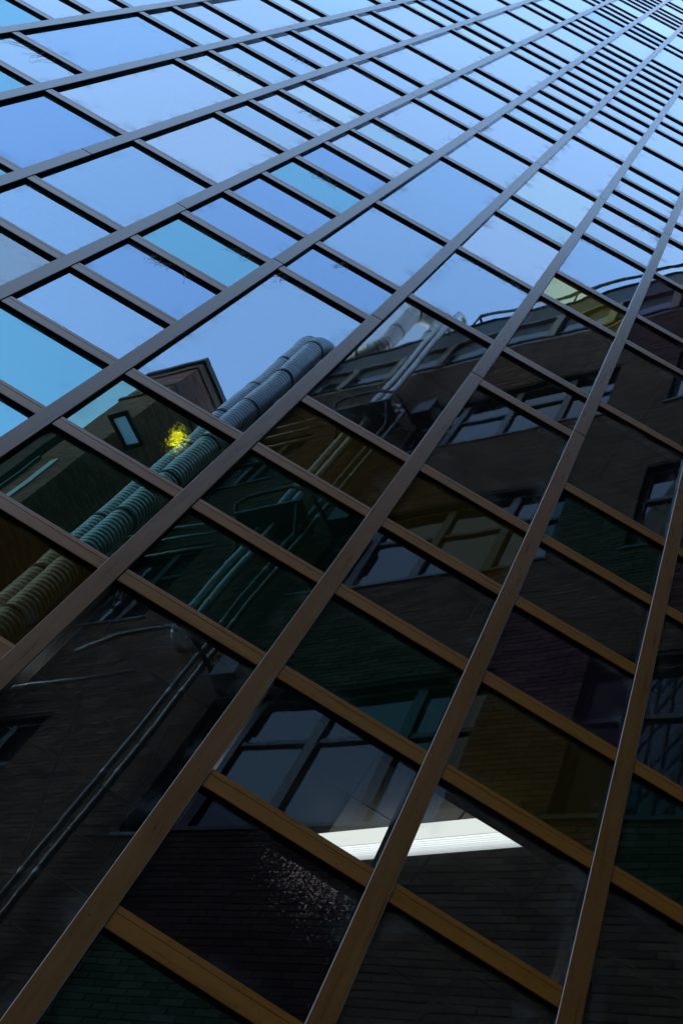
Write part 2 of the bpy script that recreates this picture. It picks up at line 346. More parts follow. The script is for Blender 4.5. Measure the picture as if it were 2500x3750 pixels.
TINT = {  # (bay, lower module of the pane): glass
 (-4, 1): 'blue2', (-4, 2): 'sky', (-4, 5): 'teal2', (-4, 6): 'light',
 (-3, -1): 'blue', (-3, 1): 'light', (-3, 4): 'grey', (-3, 5): 'teal2', (-3, 6): 'blue2', (-3, 7): 'light', (-3, 8): 'teal2', (-3, 9): 'light', (-3, 11): 'blue2', (-3, 12): 'light', (-3, 14): 'grey',
 (-2, -2): 'sky', (-2, -1): 'sky', (-2, 1): 'light', (-2, 3): 'blue2', (-2, 4): 'light', (-2, 5): 'grey', (-2, 6): 'light', (-2, 8): 'blue2', (-2, 9): 'violet', (-2, 11): 'light', (-2, 14): 'grey', (-2, 15): 'teal2', (-2, 16): 'light', (-2, 19): 'violet',
 (-1, -4): 'teal', (-1, -3): 'sky', (-1, -2): 'blue', (-1, -1): 'teal', (-1, 0): 'blue', (-1, 1): 'blue', (-1, 2): 'teal', (-1, 3): 'blue', (-1, 4): 'light', (-1, 5): 'teal2', (-1, 6): 'light', (-1, 8): 'violet', (-1, 9): 'blue2', (-1, 11): 'violet', (-1, 12): 'light', (-1, 15): 'teal2', (-1, 16): 'light', (-1, 17): 'light', (-1, 19): 'blue2', (-1, 21): 'light', (-1, 22): 'light',
 (0, -7): 'clear', (0, -6): 'amber', (0, -5): 'bottle', (0, -4): 'greentex', (0, -3): 'sky', (0, 0): 'blue', (0, 1): 'sky', (0, 3): 'sky', (0, 6): 'blue2', (0, 8): 'light', (0, 10): 'teal2', (0, 11): 'violet', (0, 12): 'teal2', (0, 13): 'violet', (0, 14): 'light', (0, 15): 'blue2', (0, 16): 'light', (0, 17): 'blue2',
 (1, -8): 'clear', (1, -5): 'green', (1, -4): 'green', (1, -3): 'amber', (1, -2): 'clear', (1, 1): 'sky', (1, 3): 'light', (1, 5): 'teal2', (1, 6): 'grey', (1, 8): 'light', (1, 11): 'light', (1, 13): 'blue2', (1, 14): 'light', (1, 15): 'light', (1, 16): 'teal2',
 (2, -10): 'green', (2, -7): 'darktex', (2, -6): 'clear', (2, -5): 'green', (2, -4): 'clear', (2, -3): 'amber', (2, -2): 'clear', (2, 0): 'brown', (2, 1): 'clear', (2, 3): 'gold', (2, 4): 'sky', (2, 6): 'blue2', (2, 7): 'light', (2, 8): 'blue2', (2, 9): 'light', (2, 10): 'teal2', (2, 11): 'blue2', (2, 13): 'light',
 (3, -9): 'clear', (3, -6): 'clear', (3, -5): 'amber', (3, -4): 'purple', (3, -3): 'clear', (3, -2): 'green', (3, -1): 'clear', (3, 1): 'clear', (3, 3): 'purple', (3, 4): 'purple', (3, 6): 'light', (3, 8): 'light', (3, 9): 'light',
 (4, -8): 'clear', (4, -5): 'green', (4, -4): 'clear', (4, -2): 'purple', (4, -1): 'clear'}

def in_frame(p, mg=0.03):
    d = Vector(p) - CAM; z = d.dot(FWD)
    if z < 0.05: return False
    u = d.dot(RIGHT) / z * 3990.2 / 2500; v = d.dot(UP) / z * 3990.2 / 3750
    return abs(u) < 0.5 + mg and abs(v) < 0.5 + mg

zk = lambda k: ROW + k * MOD
rnd = random.Random(11)
tower = empty('glass_tower', (0, 0, 0))
tag(tower, 'tall glass office tower with a bronze grid and panes of many tints', 'tower')
# mullions, one section for each storey with an open joint between them
def mullion(x, z0, z1):
    mb = MB(); h = MW / 2; c = 0.0025
    prof = [(-h, 0.11), (-h, c), (-h + c, 0), (h - c, 0), (h, c), (h, 0.11)]
    mats = [1, 0, 0, 0, 1, 1]
    for i in range(6):
        a, b = prof[i], prof[(i + 1) % 6]
        mb.face([(x + a[0], a[1], z0), (x + b[0], b[1], z0), (x + b[0], b[1], z1), (x + a[0], a[1], z1)], mats[i])
    mb.face([(x + a, b, z0) for a, b in prof], 1); mb.face([(x + a, b, z1) for a, b in prof], 1)
    return mb.build('mullion', [MAT['bronze_v'], MAT['reveal']], tower, loc=(x, 0, z0))
TOPZ = zk(KMAX)
for i in range(-6, 8):
    zz = [0.0] + [ROW + r * H for r in range(-1, 6)]
    for a, b in zip(zz, zz[1:]):
        if a < TOPZ: mullion(i * W + rnd.uniform(-.0008, .0008), a + (0.004 if a else 0), min(b, TOPZ) - 0.004)
# transoms
tm = {}
def transom_mesh():
    mb = MB(); L2 = (W - MW) / 2 - 0.0015; c = 0.002
    f0 = 0.0035
    prof = [(f0 + c, 0), (f0, c), (f0, TH * 0.66), (f0 + 0.0015, TH * 0.68), (f0 + 0.0015, TH * 0.71), (f0 + 0.0002, TH * 0.73), (f0 + 0.0008, TH), (0.075, TH), (0.075, 0)]
    mats = [0, 0, 1, 0, 0, 0, 1, 1, 1]; mats = [0, 0, 0, 0, 0, 0, 1, 1, 1]
    n = len(prof)
    for i in range(n):
        a, b = prof[i], prof[(i + 1) % n]
        mb.face([(-L2, *a), (L2, *a), (L2, *b), (-L2, *b)], mats[i])
    mb.face([(-L2, *p) for p in prof], 1); mb.face([(L2, *p) for p in prof], 1)
    return mb
tproto = transom_mesh().build('transom', [MAT['bronze_h'], MAT['reveal']], tower, loc=(0, 0, 0))
tmesh = tproto.data; first = [True]
offmb = MB(); offpane = MB()
def transom(b, k):
    x = (b + 0.5) * W; z = zk(k) + ZT + rnd.uniform(-.001, .001)
    if any(in_frame((x + q * W / 2, 0, z + TH / 2)) for q in (-0.9, 0, 0.9)):
        if first[0]: o = tproto; first[0] = False
        else:
            o = tproto.copy(); COL.objects.link(o); o.parent = tower
        o.location = (x, rnd.uniform(0, 0.0008), z)
        o.rotation_euler = (0, rnd.uniform(-.0012, .0012), 0)
    else:
        base = len(offmb.v)
        for v in tmesh.vertices: offmb.v.append((v.co.x + x, v.co.y, v.co.z + z))
        for p in tmesh.polygons: offmb.f.append(tuple(base + i for i in p.vertices)); offmb.m.append(p.material_index); offmb.sm.append(False)
paneproto = {}
def pane(b, k0, k1, kind):
    x0 = b * W + MW / 2 - 0.004; x1 = (b + 1) * W - MW / 2 + 0.004
    z0 = zk(k0) + ZT + TH - 0.004; z1 = zk(k1) + ZT + 0.004
    if k0 <= KMIN: z0 = 0.02
    tl = [rnd.uniform(-.0007, .0007) for _ in range(3)]
    if kind in ('greentex', 'gold'): tl = [0, 0, 0]
    pts = [(x0, YG + tl[0], z0), (x1, YG + tl[1], z0), (x1, YG + tl[1] + tl[2], z1), (x0, YG + tl[0] + tl[2], z1)]
    vis = any(in_frame(p) for p in pts) or in_frame(((x0 + x1) / 2, YG, (z0 + z1) / 2))
    mb = MB() if vis else offpane
    mi = 0 if vis else GK.index(kind)
    bi = 1 if vis else len(GK)
    back = [(p[0], p[1] + 0.008, p[2]) for p in pts]
    mb.face(pts, mi); mb.face(back[::-1], bi)
    for i in range(4): mb.face([pts[i], pts[(i + 1) % 4], back[(i + 1) % 4], back[i]], bi)
    if vis: mb.build('glass_pane', [G[kind], MAT[kind if kind.endswith('tex') else 'pane_back']], tower, loc=((x0 + x1) / 2, YG, (z0 + z1) / 2))
nvis = 0
for b, ks in BAYS.items():
    lo = LO[b]; hi = max(ks) if ks else lo
    full = [k for k in ks]
    if not ks: full = [lo]
    k = min(full)
    if lo < k: full = [lo] + full
    k = min(full)
    while k > KMIN + 3:
        k -= rnd.choice((1, 2, 2, 3)); full.append(max(k, KMIN))
    if min(full) > KMIN: full.append(KMIN)
    k = max(full)
    while k < KMAX:
        k += rnd.choice((1, 1, 1, 2, 2, 3)); full.append(min(k, KMAX))
    full = sorted(set(full))
    for k in full:
        if k > KMIN: transom(b, k)
    for k0, k1 in zip(full, full[1:]):
        kind = TINT.get((b, k0))
        if kind is None:
            kind = rnd.choice(('light', 'light', 'light', 'light', 'blue2', 'teal2', 'violet', 'grey', 'sky')) if k0 > 2 else rnd.choice(('sky', 'clear', 'blue', 'teal'))
        pane(b, k0, k1, kind)
tag(offmb.build('transoms', [MAT['bronze_h'], MAT['reveal']], tower), kind='stuff')
tag(offpane.build('glass_panes', [G[k] for k in GK] + [MAT['pane_back']], tower), kind='stuff')
# inside: slabs, ceilings, back wall, side walls, roof
XL, XR, YB = -6 * W, 7 * W, 6.0
mb = MB(); mb.box(XL - 12, XR + 8, YB, YB + 6, 0, TOPZ + 0.4); mb.build('core_wall', MAT['interior'], tower)
mb = MB(); mb.box(XL - 12, XL - 0.1, 0.0, YB - 0.003, 0, TOPZ); mb.build('flank_wall', MAT['interior'], tower)
mb = MB(); mb.box(XR + 0.1, XR + 8, 0.0, YB - 0.003, 0, TOPZ); mb.build('flank_wall', MAT['interior'], tower)
mb = MB(); mb.box(XL - 12, XR + 8, 0.0, YB - 0.003, TOPZ + 0.003, TOPZ + 0.4); mb.build('roof', MAT['roofing'], tower)
for r in range(-1, 5):
    z = ROW + r * H
    mb = MB(); mb.box(XL, XR, 0.14, YB - 0.005, z - 0.42, z - 0.05); sb = mb.build('floor_slab', MAT['interior'], tower)
    if r < 2:
        # hung ceiling of square tiles
        zt = z - 0.50
        for a in range(13):
            for c in range(9):
                if r == -1 and c > 4: continue
                x0 = XL + a * 0.6; y0 = 0.2 + c * 0.6
                mb = MB(); mb.box(x0 + .006, x0 + .594, y0 + .006, y0 + .594, zt, zt + 0.02)
                if a in (2, 5, 8, 11) and c in (1, 4): continue
                mb.build('ceiling_tile', MAT['tile'], sb)

# ------------------------------------------------------------------ the buildings across the alley (the glass mirrors them)
UV = Vector((sqrt(.5), -sqrt(.5), 0)); NV = Vector((sqrt(.5), sqrt(.5), 0)); ZV = Vector((0, 0, 1))
def real(v):                    # where a thing stands, from where it shows behind the mirror
    return Vector((v.x, 2 * YG - v.y, v.z))
U = Vector((UV.x, -UV.y, 0)); NN = Vector((NV.x, -NV.y, 0))
OUT = -NN                       # out of the brick wall, towards the glass tower
D = 5.0
O = real(CAM + NV * D); O.z = CAM.z          # wall origin: s along U, n along NN, heights above the eye
def WP(s, n, z): return O + U * s + NN * n + ZV * z
def azp(az, hd, z=0):           # a point at a bearing and distance seen in the mirror
    a = radians(az); return real(CAM + Vector((sin(a) * hd, cos(a) * hd, z)))

def brick_wall(mb, col, Og, A, Outv, s0, s1, z0, z1, holes=(), skip=None, L=0.21, h=0.056, g=0.009, proud=0.011, rng=rnd):
    zc = z0; r = 0
    dep = 0.03
    while zc < z1 - 0.01:
        zt = min(zc + h, z1)
        s = s0 - (0.5 * (L + g) if r % 2 else 0)
        while s < s1:
            segs = [(max(s, s0), min(s + L, s1))]
            for (a, b, c, d) in holes:
                if zt > c and zc < d:
                    ns = []
                    for p, q in segs:
                        if q <= a or p >= b: ns.append((p, q))
                        else:
                            if p < a: ns.append((p, a))
                            if q > b: ns.append((b, q))
                    segs = ns
            for p, q in segs:
                if q - p < 0.02: continue
                pr = proud + rng.uniform(-.002, .003)
                if skip and skip((p + q) / 2, (zc + zt) / 2, p, q, zc, zt, pr): continue
                n = len(mb.v)
                P = [Og + A * p + ZV * zc, Og + A * q + ZV * zc, Og + A * q + ZV * zt, Og + A * p + ZV * zt]
                F = [x + Outv * pr for x in P]
                mb.v += [tuple(x) for x in F + P]
                mb.f += [(n, n + 1, n + 2, n + 3), (n, n + 4, n + 5, n + 1), (n + 1, n + 5, n + 6, n + 2), (n + 2, n + 6, n + 7, n + 3), (n + 3, n + 7, n + 4, n)]
                mb.m += [0] * 5; mb.sm += [False] * 5; col += [rng.random()] * 5
            s += L + g
        zc += h + g; r += 1

def brick_object(mb, col, mat, parent):
    o = mb.build('bricks', mat, parent, fix=False)
    at = o.data.attributes.new('tone', 'FLOAT', 'FACE')
    at.data.foreach_set('value', col)
    return tag(o, kind='stuff')

def wall_backing(mb, Og, A, Inv, s0, s1, z0, z1, holes, depth=0.3):
    """mortar-coloured wall body cut into boxes round the openings"""
    ss = sorted(set([s0, s1] + [h[0] for h in holes] + [h[1] for h in holes])); zs = sorted(set([z0, z1] + [h[2] for h in holes] + [h[3] for h in holes]))
    for a, b in zip(ss, ss[1:]):
        run = None
        for c, d in zip(zs, zs[1:]):
            inside = any(h[0] <= (a + b) / 2 <= h[1] and h[2] <= (c + d) / 2 <= h[3] for h in holes)
            if inside:
                if run: mb.frame_box(Og, A, Inv, ZV, (a, b), (0, depth), run); run = None
            else: run = (run[0], d) if run else (c, d)
        if run: mb.frame_box(Og, A, Inv, ZV, (a, b), (0, depth), run)

bb = empty('brick_building', WP(-5, 0, -1.6))
tag(bb, 'dark brown brick office building with window bands and a flat railed roof', 'building')
S0, S1 = -11.7, 1.05
ZB = -1.6; ZBR = 17.70; ZROOF = 19.95
cols = [(-11.0, -8.75), (-6.55, -3.50), (-2.65, 0.4)]
rows = [(13.67, 15.50), (9.72, 11.60), (5.77, 7.70), (1.85, 3.80)]
holes = [(a, b, c, d) for a, b in cols for c, d in rows]
mb = MB(); wall_backing(mb, O, U, NN, S0, S1, ZB, ZBR, holes); mb.build('wall', MAT['mortar'], bb)
single = []
def skip(sm, zm, p, q, zc, zt, pr):
    if -6.0 < sm < -3.75 and 11.62 < zm < 13.66 and q - p > 0.2 and len(single) < 270:
        single.append((p, q, zc, zt, pr)); return True
    return False
mb = MB(); col = []; brick_wall(mb, col, O, U, OUT, S0, S1, ZB, ZBR, holes, skip); brick_object(mb, col, MAT['brick'], bb)
bmb = MB(); bmb.box(-0.105, 0.105, -0.03, 0.0, 0, 0.056)
bp = bmb.build('brick', MAT['brick'], bb, loc=(0, 0, 0)); bang = math.atan2(U.y, U.x)
for i, (p, q, zc, zt, pr) in enumerate(single):
    o = bp if i == 0 else bp.copy()
    if i: COL.objects.link(o); o.parent = bb
    # local -y would point into the street; put the brick face "pr" proud of the mortar
    o.rotation_euler = (0, 0, bang)
    o.location = WP((p + q) / 2, 0, zc) + OUT * pr - bb.location
# rotated local +y must equal OUT
if (Matrix.Rotation(bang, 3, 'Z') @ Vector((0, 1, 0))).dot(OUT) < 0:
    for v in bp.data.vertices: v.co.y = -v.co.y
mb = MB(); mb.frame_box(O, U, NN, ZV, (S0, S1), (0.31, 8), (ZB, ZROOF - 0.25)); mb.build('inner_mass', MAT['roofing'], bb)
# windows: recessed frame with panes
def window(a, b, c, d, rec=0.11, bar=0.50, step=0.85, anchor=-5.05, fw=0.055):
    mb = MB(); fr = (rec - 0.03, rec + 0.05)
    B = lambda p, q, r, s, dd=fr: mb.frame_box(O, U, NN, ZV, (p, q), dd, (r, s))
    B(a, b, d - fw, d); B(a, b, c, c + fw); B(a, a + fw, c + fw, d - fw); B(b - fw, b, c + fw, d - fw)
    ms = []; x = anchor
    while x - step > a: x -= step
    while x < b:
        if a + 0.25 < x < b - 0.25: ms.append(x)
        x += step
    for x in ms: B(x - 0.055, x + 0.055, c + fw, d - fw, (rec - 0.045, rec + 0.05))
    zb = d - 0.20 - bar
    edges = [a + fw] + ms + [b - fw]
    for i, (p, q) in enumerate(zip(edges, edges[1:])):
        p2 = p + (0.055 if i else 0); q2 = q - (0.055 if i < len(ms) else 0)
        B(p2, q2, zb - 0.03, zb + 0.03)
    f = mb.build('window', MAT['frame'], bb)
    for i, (p, q) in enumerate(zip(edges, edges[1:])):
        for (r, s) in ((c + fw, zb - 0.03), (zb + 0.03, d - fw)):
            pm = MB(); t = rnd.uniform(-.0025, .0025); t2 = rnd.uniform(-.0025, .0025)
            pm.slab([WP(p, rec + t, r), WP(q, rec - t, r), WP(q, rec - t + t2, s), WP(p, rec + t + t2, s)], NN * 0.02)
            pm.build('pane', MAT['window'], f)
    sm = MB(); sm.frame_box(O, U, NN, ZV, (a - 0.04, b + 0.04), (-0.035, rec), (c - 0.045, c)); sm.build('sill', MAT['frame'], f)
for (a, b, c, d) in holes: window(a, b, c, d)
# clerestory storey under the roof
mb = MB(); mb.frame_box(O, U, NN, ZV, (S0, S1), (-0.02, 0.25), (ZBR + 0.003, ZBR + 0.075)); mb.build('coping', MAT['concrete'], bb)
piers = [-2.97 - 1.035 * i for i in range(-3, 9)]
for i, s in enumerate(piers):
    mb = MB(); mb.frame_box(O, U, NN, ZV, (s - 0.075, s + 0.075), (-0.06, 0.2), (ZBR + 0.078, 18.93)); mb.build('pier', MAT['concrete'], bb)
pe = [S1] + piers + [S0]
for p, q in zip(pe, pe[1:]):
    f = MB(); f.frame_box(O, U, NN, ZV, (q + .078, p - .078), (0.0, 0.06), (18.02, 18.07)); f = f.build('window', MAT['frame'], bb)
    for z0, z1 in ((ZBR + 0.08, 18.02), (18.07, 18.44)):
        pm = MB(); pm.slab([WP(q + .078, .022, z0), WP(p - .078, .022, z0), WP(p - .078, .022, z1), WP(q + .078, .022, z1)], NN * 0.02); pm.build('pane', MAT['window'], f)
mb = MB(); mb.frame_box(O, U, NN, ZV, (S0, S1), (0.02, 0.3), (18.443, 18.93)); mb.build('beam', MAT['fascia'], bb)
mb = MB(); mb.frame_box(O, U, NN, ZV, (S0, S1), (-0.05, 0.3), (18.933, 18.985)); mb.build('drip_edge', MAT['concrete'], bb)
mb = MB(); mb.frame_box(O, U, NN, ZV, (S0, S1), (-0.02, 0.3), (18.988, ZROOF - 0.06)); mb.build('fascia', MAT['fascia'], bb)
mb = MB(); mb.frame_box(O, U, NN, ZV, (S0, S1), (-0.05, 8), (ZROOF - 0.057, ZROOF)); mb.build('roof', MAT['roofing'], bb)
mb = MB()
mb.tube([WP(-7.1, 0.0, 20.62), WP(S1, 0.0, 20.62)], 0.035, 8)
rl = mb.build('handrail', MAT['darksteel'], bb)
s = -7.1
while s < S1:
    pm = MB(); pm.tube([WP(s, 0.0, ZROOF), WP(s, 0.0, 20.6)], 0.022, 6); pm.build('post', MAT['darksteel'], rl); s += 2.07
pm = MB(); pm.tube([WP(-7.1, 0.0, 20.62), WP(-7.1, 1.3, 20.62), WP(-7.1, 1.3, ZROOF)], 0.028, 8); pm.build('rail_return', MAT['darksteel'], rl)

# ------------------------------------------------------------------ ducts and pipes on the brick wall
def arc(p, d0, d1, r, n=9):
    """quarter bend from direction d0 to d1 starting at p"""
    return [p + d0 * (r * sin(pi / 2 * i / n)) + d1 * (r * (1 - cos(pi / 2 * i / n))) for i in range(1, n + 1)]
def path_resample(pts, step):
    out = [pts[0]]
    for a, b in zip(pts, pts[1:]):
        L = (b - a).length; n = max(1, int(round(L / step)))
        out += [a.lerp(b, i / n) for i in range(1, n + 1)]
    return out
def spiral_duct(name, pts, r, label, pitch=0.09, bands=1.45):
    pts = path_resample(pts, pitch / 8)
    P = []; Rr = []; acc = 0
    for i, p in enumerate(pts):
        if i: acc += (p - pts[i - 1]).length
        ph = (acc / pitch) % 1
        rr = r - (0.016 if ph < 0.1 else 0.0) + (0.004 if 0.4 < ph < 0.7 else 0)
        P.append(p); Rr.append(rr)
    root = empty(name, pts[0]); tag(root, label, 'duct', 'spiral ducts on the brick wall')
    mb = MB(); mb.tube(P, Rr, 20)
    for fi in range(len(P) - 1):
        if Rr[fi] < r - 0.01:
            for k in range(20): mb.m[fi * 20 + k] = 1
    mb.build('duct_body', [MAT['steel'], MAT['bracket']], root)
    acc = 0; nxt = 0.8
    for a, b in zip(pts, pts[1:]):
        acc += (b - a).length
        if acc > nxt:
            nxt += bands * rnd.uniform(0.9, 1.1); d = (b - a).normalized()
            m2 = MB(); m2.tube([a - d * .035, a - d * .03, a + d * .03, a + d * .035], [r + .002, r + .013, r + .013, r + .002], 20); m2.build('coupling', MAT['darksteel'], root)
    return root
up = ZV
sof = lambda s, n, z: WP(s, n, z)
P1 = azp(-21.2, 11.25, -1.5); z1 = 19.6
d2 = [P1, Vector((P1.x, P1.y, CAM.z + z1))]
d2 += arc(d2[-1], up, NN, 0.42); d2.append(d2[-1] + NN * 0.25); d2 += arc(d2[-1], NN, U, 0.40)
P3 = azp(-16.4, 10.45, 20.3)
d2.append(d2[-1] + U * 1.0)
spiral_duct('spiral_duct', d2, 0.205, 'fatter front spiral duct of the pair climbing past the brick gable')
P2 = azp(-22.05, 11.95, -1.5); d1 = [P2, Vector((P2.x, P2.y, CAM.z + 20.5))]
d1 += arc(d1[-1], up, NN, 0.40); d1.append(d1[-1] + NN * 1.2)
spiral_duct('spiral_duct', d1, 0.20, 'rear spiral duct of the pair, half hidden behind the front one')
d3 = [P3 - U * 1.3 + NN * .25, P3 - U * 0.32] + arc(P3 - U * 0.32, U, up, 0.32) + [P3 + ZV * 2.1]
hx = (U * .75 + NN * .66).normalized()
e1 = arc(d3[-1], up, hx, 0.34); e2 = arc(e1[-1], hx, -up, 0.34)
d3 += e1 + e2 + [e2[-1] - ZV * 2.3]
spiral_duct('spiral_duct', d3, 0.18, 'short spiral duct arching over the roof edge beside twin silver pipes')

def silver_pipe(pts, r, label, collars=1.05, grp='silver pipes on the brick wall', mt='pipe'):
    root = empty('silver_pipe', pts[0]); tag(root, label, 'pipe', grp)
    mb = MB(); mb.tube(pts, r, 14); mb.build('pipe_run', MAT[mt], root)
    z = pts[0].z + 0.4
    vtop = max((b.z for a, b in zip(pts, pts[1:]) if (b - a).normalized().z > 0.99), default=z)
    base = [p for p in pts if abs(p.x - pts[0].x) < 1e-6] 
    vx = max(zip(pts, pts[1:]), key=lambda ab: ab[1].z - ab[0].z)
    z = vx[0].z + 0.3
    while z < vx[1].z - 0.1:
        m2 = MB(); c = Vector((vx[0].x, vx[0].y, z)); m2.tube([c, c + ZV * 0.012, c + ZV * 0.05, c + ZV * 0.062], [r * 1.02, r * 1.13, r * 1.13, r * 1.02], 14)
        m2.build('collar', MAT['pipe'], root); z += collars
    return root
for az, hd, r, lab, tp in ((-13.02, 8.95, 0.054, 'left one of the twin fat silver pipes rising to the roof', 20.0), (-12.25, 8.72, 0.054, 'right one of the twin fat silver pipes rising to the roof', 20.15)):
    p = azp(az, hd, 8.75); q0 = p + NN * 0.15; pts = [q0 + NN * 0.1, q0] + arc(q0, -NN, up, 0.15, 6) + [Vector((p.x, p.y, CAM.z + tp))]
    e = arc(pts[-1], up, NN, 0.2, 8); pts += e + [e[-1] + NN * 0.8]
    silver_pipe(pts, r, lab)
for az, hd, r, lab, tp in ((-10.55, 8.45, 0.027, 'left one of the two thin silver pipes beside the fat pair', 15.3), (-9.83, 8.32, 0.032, 'right one of the two thin silver pipes beside the fat pair', 15.0)):
    p = azp(az, hd, -1.5)
    pts = [p, Vector((p.x, p.y, CAM.z + tp))]; e = arc(pts[-1], up, -U, 0.12, 6); pts += e + [e[-1] - U * 0.35]
    e = arc(pts[-1], -U, up, 0.1, 5); pts += e + [e[-1] + ZV * 0.9]
    silver_pipe(pts, r, lab, collars=1.25, mt='dullpipe')
# brackets that carry the pipes at each storey
def bracket(z, label):
    root = empty('pipe_bracket', WP(-7.3, -0.55, z)); tag(root, label, 'bracket', 'steel brackets behind the pipes')
    n0 = -0.62
    mb = MB(); mb.tube(([WP(-8.0, -0.05, z - .35), WP(-7.85, n0, z - .12)] if z > 9 else [WP(-8.4, n0 + .1, z - .02)]) + [WP(-7.75, n0, z + 0.05), WP(-7.1, n0, z + 0.08), WP(-6.75, n0 + .05, z - 0.12), WP(-6.6, -0.05, z - 0.25)], 0.03, 8); mb.build('carrier_rail', MAT['bracket'], root)
    if z > 9: mb = MB(); mb.frame_box(O, U, NN, ZV, (-7.85, -6.85), (n0 + .06, -0.05), (z - 0.28, z - 0.23)); mb.build('shelf', MAT['bracket'], root)
    for s in ((-7.8, -6.9) if z > 9 else ()):
        mb = MB(); mb.tube([WP(s, n0 + .1, z - .3), WP(s, -0.03, z - .85)], 0.03, 6); mb.build('strut', MAT['darksteel'], root)
    for k, dz in enumerate((-.42, -.1, .12) if z > 9 else (-.1,)):
        mb = MB(); mb.tube([WP(-10.6, -0.22 - .06 * k, z + dz), WP(-7.7, -0.22 - .06 * k, z + dz)], 0.022, 6); mb.build('side_conduit', MAT['steel'], root)
    mb = MB(); mb.frame_box(O, U, NN, ZV, (-6.5, -6.2), (-0.30, -0.012), (z - 0.45, z + 0.0)); mb.build('junction_box', MAT['darksteel'], root)
bracket(15.05, 'highest dark steel bracket under the twin silver pipes')
bracket(11.45, 'middle dark steel bracket behind the twin silver pipes')
bracket(8.15, 'lowest dark steel bracket where the fat pipes turn aside')
# steel frame that steadies the roof duct
st = empty('roof_stay', WP(-8.3, 0.3, ZROOF)); tag(st, 'thin A-shaped steel stay on the roof edge under the duct arch', 'stay')
for a, b in (((-8.9, .2, ZROOF), (-8.55, .3, 21.1)), ((-8.1, .2, ZROOF), (-8.55, .3, 21.1)), ((-8.55, .3, 21.1), (-7.7, .4, ZROOF + .45))):
    mb = MB(); mb.tube([WP(*a), WP(*b)], 0.028, 6); mb.build('stay_bar', MAT['darksteel'], st)

# ------------------------------------------------------------------ brick gable block and the low house beyond it
tw = empty('brick_gable', real(CAM + Vector((-6.34, 12.5, -1.6))))
tag(tw, 'red brick roof block with a stone coping and a hooked vent pipe', 'chimney block')
K0 = real(CAM + Vector((-6.34, 12.5, 0))); ZTOP = 20.05
V = Vector((NV.x, -NV.y, 0))     # runs right and away in the mirror
LEN_L, LEN_R = 1.45, 4.2
mb = MB(); mb.frame_box(K0, -U, V, ZV, (0.0, LEN_L), (0.0, LEN_R), (-1.6, ZTOP)); mb.build('wall', MAT['mortar'], tw)
mb = MB(); col = []
brick_wall(mb, col, K0 - U * LEN_L, U, -V, 0, LEN_L, 8, ZTOP)
brick_wall(mb, col, K0, V, U, 0, LEN_R, 8, ZTOP)
brick_object(mb, col, MAT['redbrick'], tw)
mb = MB(); mb.frame_box(K0, -U, V, ZV, (-0.12, LEN_L + .1), (-0.12, LEN_R), (ZTOP + .003, ZTOP + 0.16)); mb.build('coping', MAT['fascia'], tw)
mb = MB(); mb.frame_box(K0, -U, V, ZV, (-0.05, LEN_L + .05), (-0.05, LEN_R), (ZTOP - 0.24, ZTOP)); mb.build('string_course', MAT['brick'], tw)
mb = MB(); mb.frame_box(K0, -U, V, ZV, (-0.05, LEN_L + .05), (-0.05, LEN_R), (ZTOP - 1.3, ZTOP - 1.18)); mb.build('string_course', MAT['brick'], tw)
hp = K0 + V * 1.55 + ZV * (ZTOP + 0.1) + U * .05
mb = MB(); mb.tube([hp, hp + ZV * .32] + arc(hp + ZV * .32, up, U, .1, 5) + arc(hp + ZV * .42 + U * .1, U, -up, .1, 5) + [hp + U * .2 + ZV * 0.08], 0.022, 8); mb.build('vent_hook', MAT['darksteel'], tw)
mb = MB(); mb.frame_box(K0, -U, V, ZV, (0.55, 0.75), (-0.05, -0.01), (8, 15.2)); mb.build('pale_strip', MAT['white'], tw)
mb = MB(); mb.frame_box(K0, -U, V, ZV, (1.3, 1.36), (-0.08, -0.02), (8, 15.6)); mb.build('downpipe', MAT['darksteel'], tw)
# dark canopy frame; its sheet is made up, bright in place of open sky
ld = empty('sky_gap_canopy', real(CAM + Vector((-6.5, 12.6, 17)))); tag(ld, 'small dark canopy frame with an added pale sheet in place of open sky, below the red brick block', 'canopy')
sc = 0.93
q = [CAM + Vector((x * sc, y * sc, 17 * sc)) for x, y in ((-6.72, 12.74), (-6.49, 12.5), (-6.05, 12.93), (-6.28, 13.17))]
qa, qb, qc, qd = [real(v) for v in q]
for a, b, wd in ((qa, qb, -V), (qb, qc, U), (qc, qd, V), (qd, qa, -U)):
    d = (b - a); L0 = d.length; d = d.normalized(); ext = 0.09
    mb = MB(); mb.frame_box(a, d, wd, ZV, (-ext, L0 - 0.002), (0, ext), (0, 0.05)); mb.build('edge_beam', MAT['darksteel'], ld)
m, t, out, N, L = newmat('sky_stand_in_sheet'); tl_ = N('BsdfTranslucent'); tl_.inputs[0].default_value = (0.75, 0.8, 0.85, 1); L(tl_.outputs[0], out.inputs[0]); MAT['sky_stand_in'] = m
mb = MB(); cc = (qa + qb + qc + qd) / 4
mb.slab([cc + (v - cc) * 0.97 + ZV * 0.015 for v in (qa, qb, qc, qd)], ZV * 0.006); mb.build('sky_stand_in_sheet', MAT['sky_stand_in'], ld)
lh = empty('low_brick_house', real(CAM + Vector((-11, 16, -1.6)))); tag(lh, 'low brick house with a flat parapet left of the red brick block', 'house')
A0 = real(CAM + Vector((-8.15, 14.6, 0)))
mb = MB(); mb.frame_box(A0, -U, V, ZV, (0, 40), (0, 5), (-1.6, 18.2)); mb.build('wall', MAT['mortar'], lh)  # far length out of view is added to shade the alley
mb = MB(); col = []; brick_wall(mb, col, A0 - U * 14, U, -V, 8, 14, 10, 18.2); brick_object(mb, col, MAT['brick'], lh)
mb = MB(); mb.frame_box(A0, -U, V, ZV, (-.1, 40.1), (-.1, 5), (18.203, 18.4)); mb.build('parapet', MAT['fascia'], lh)

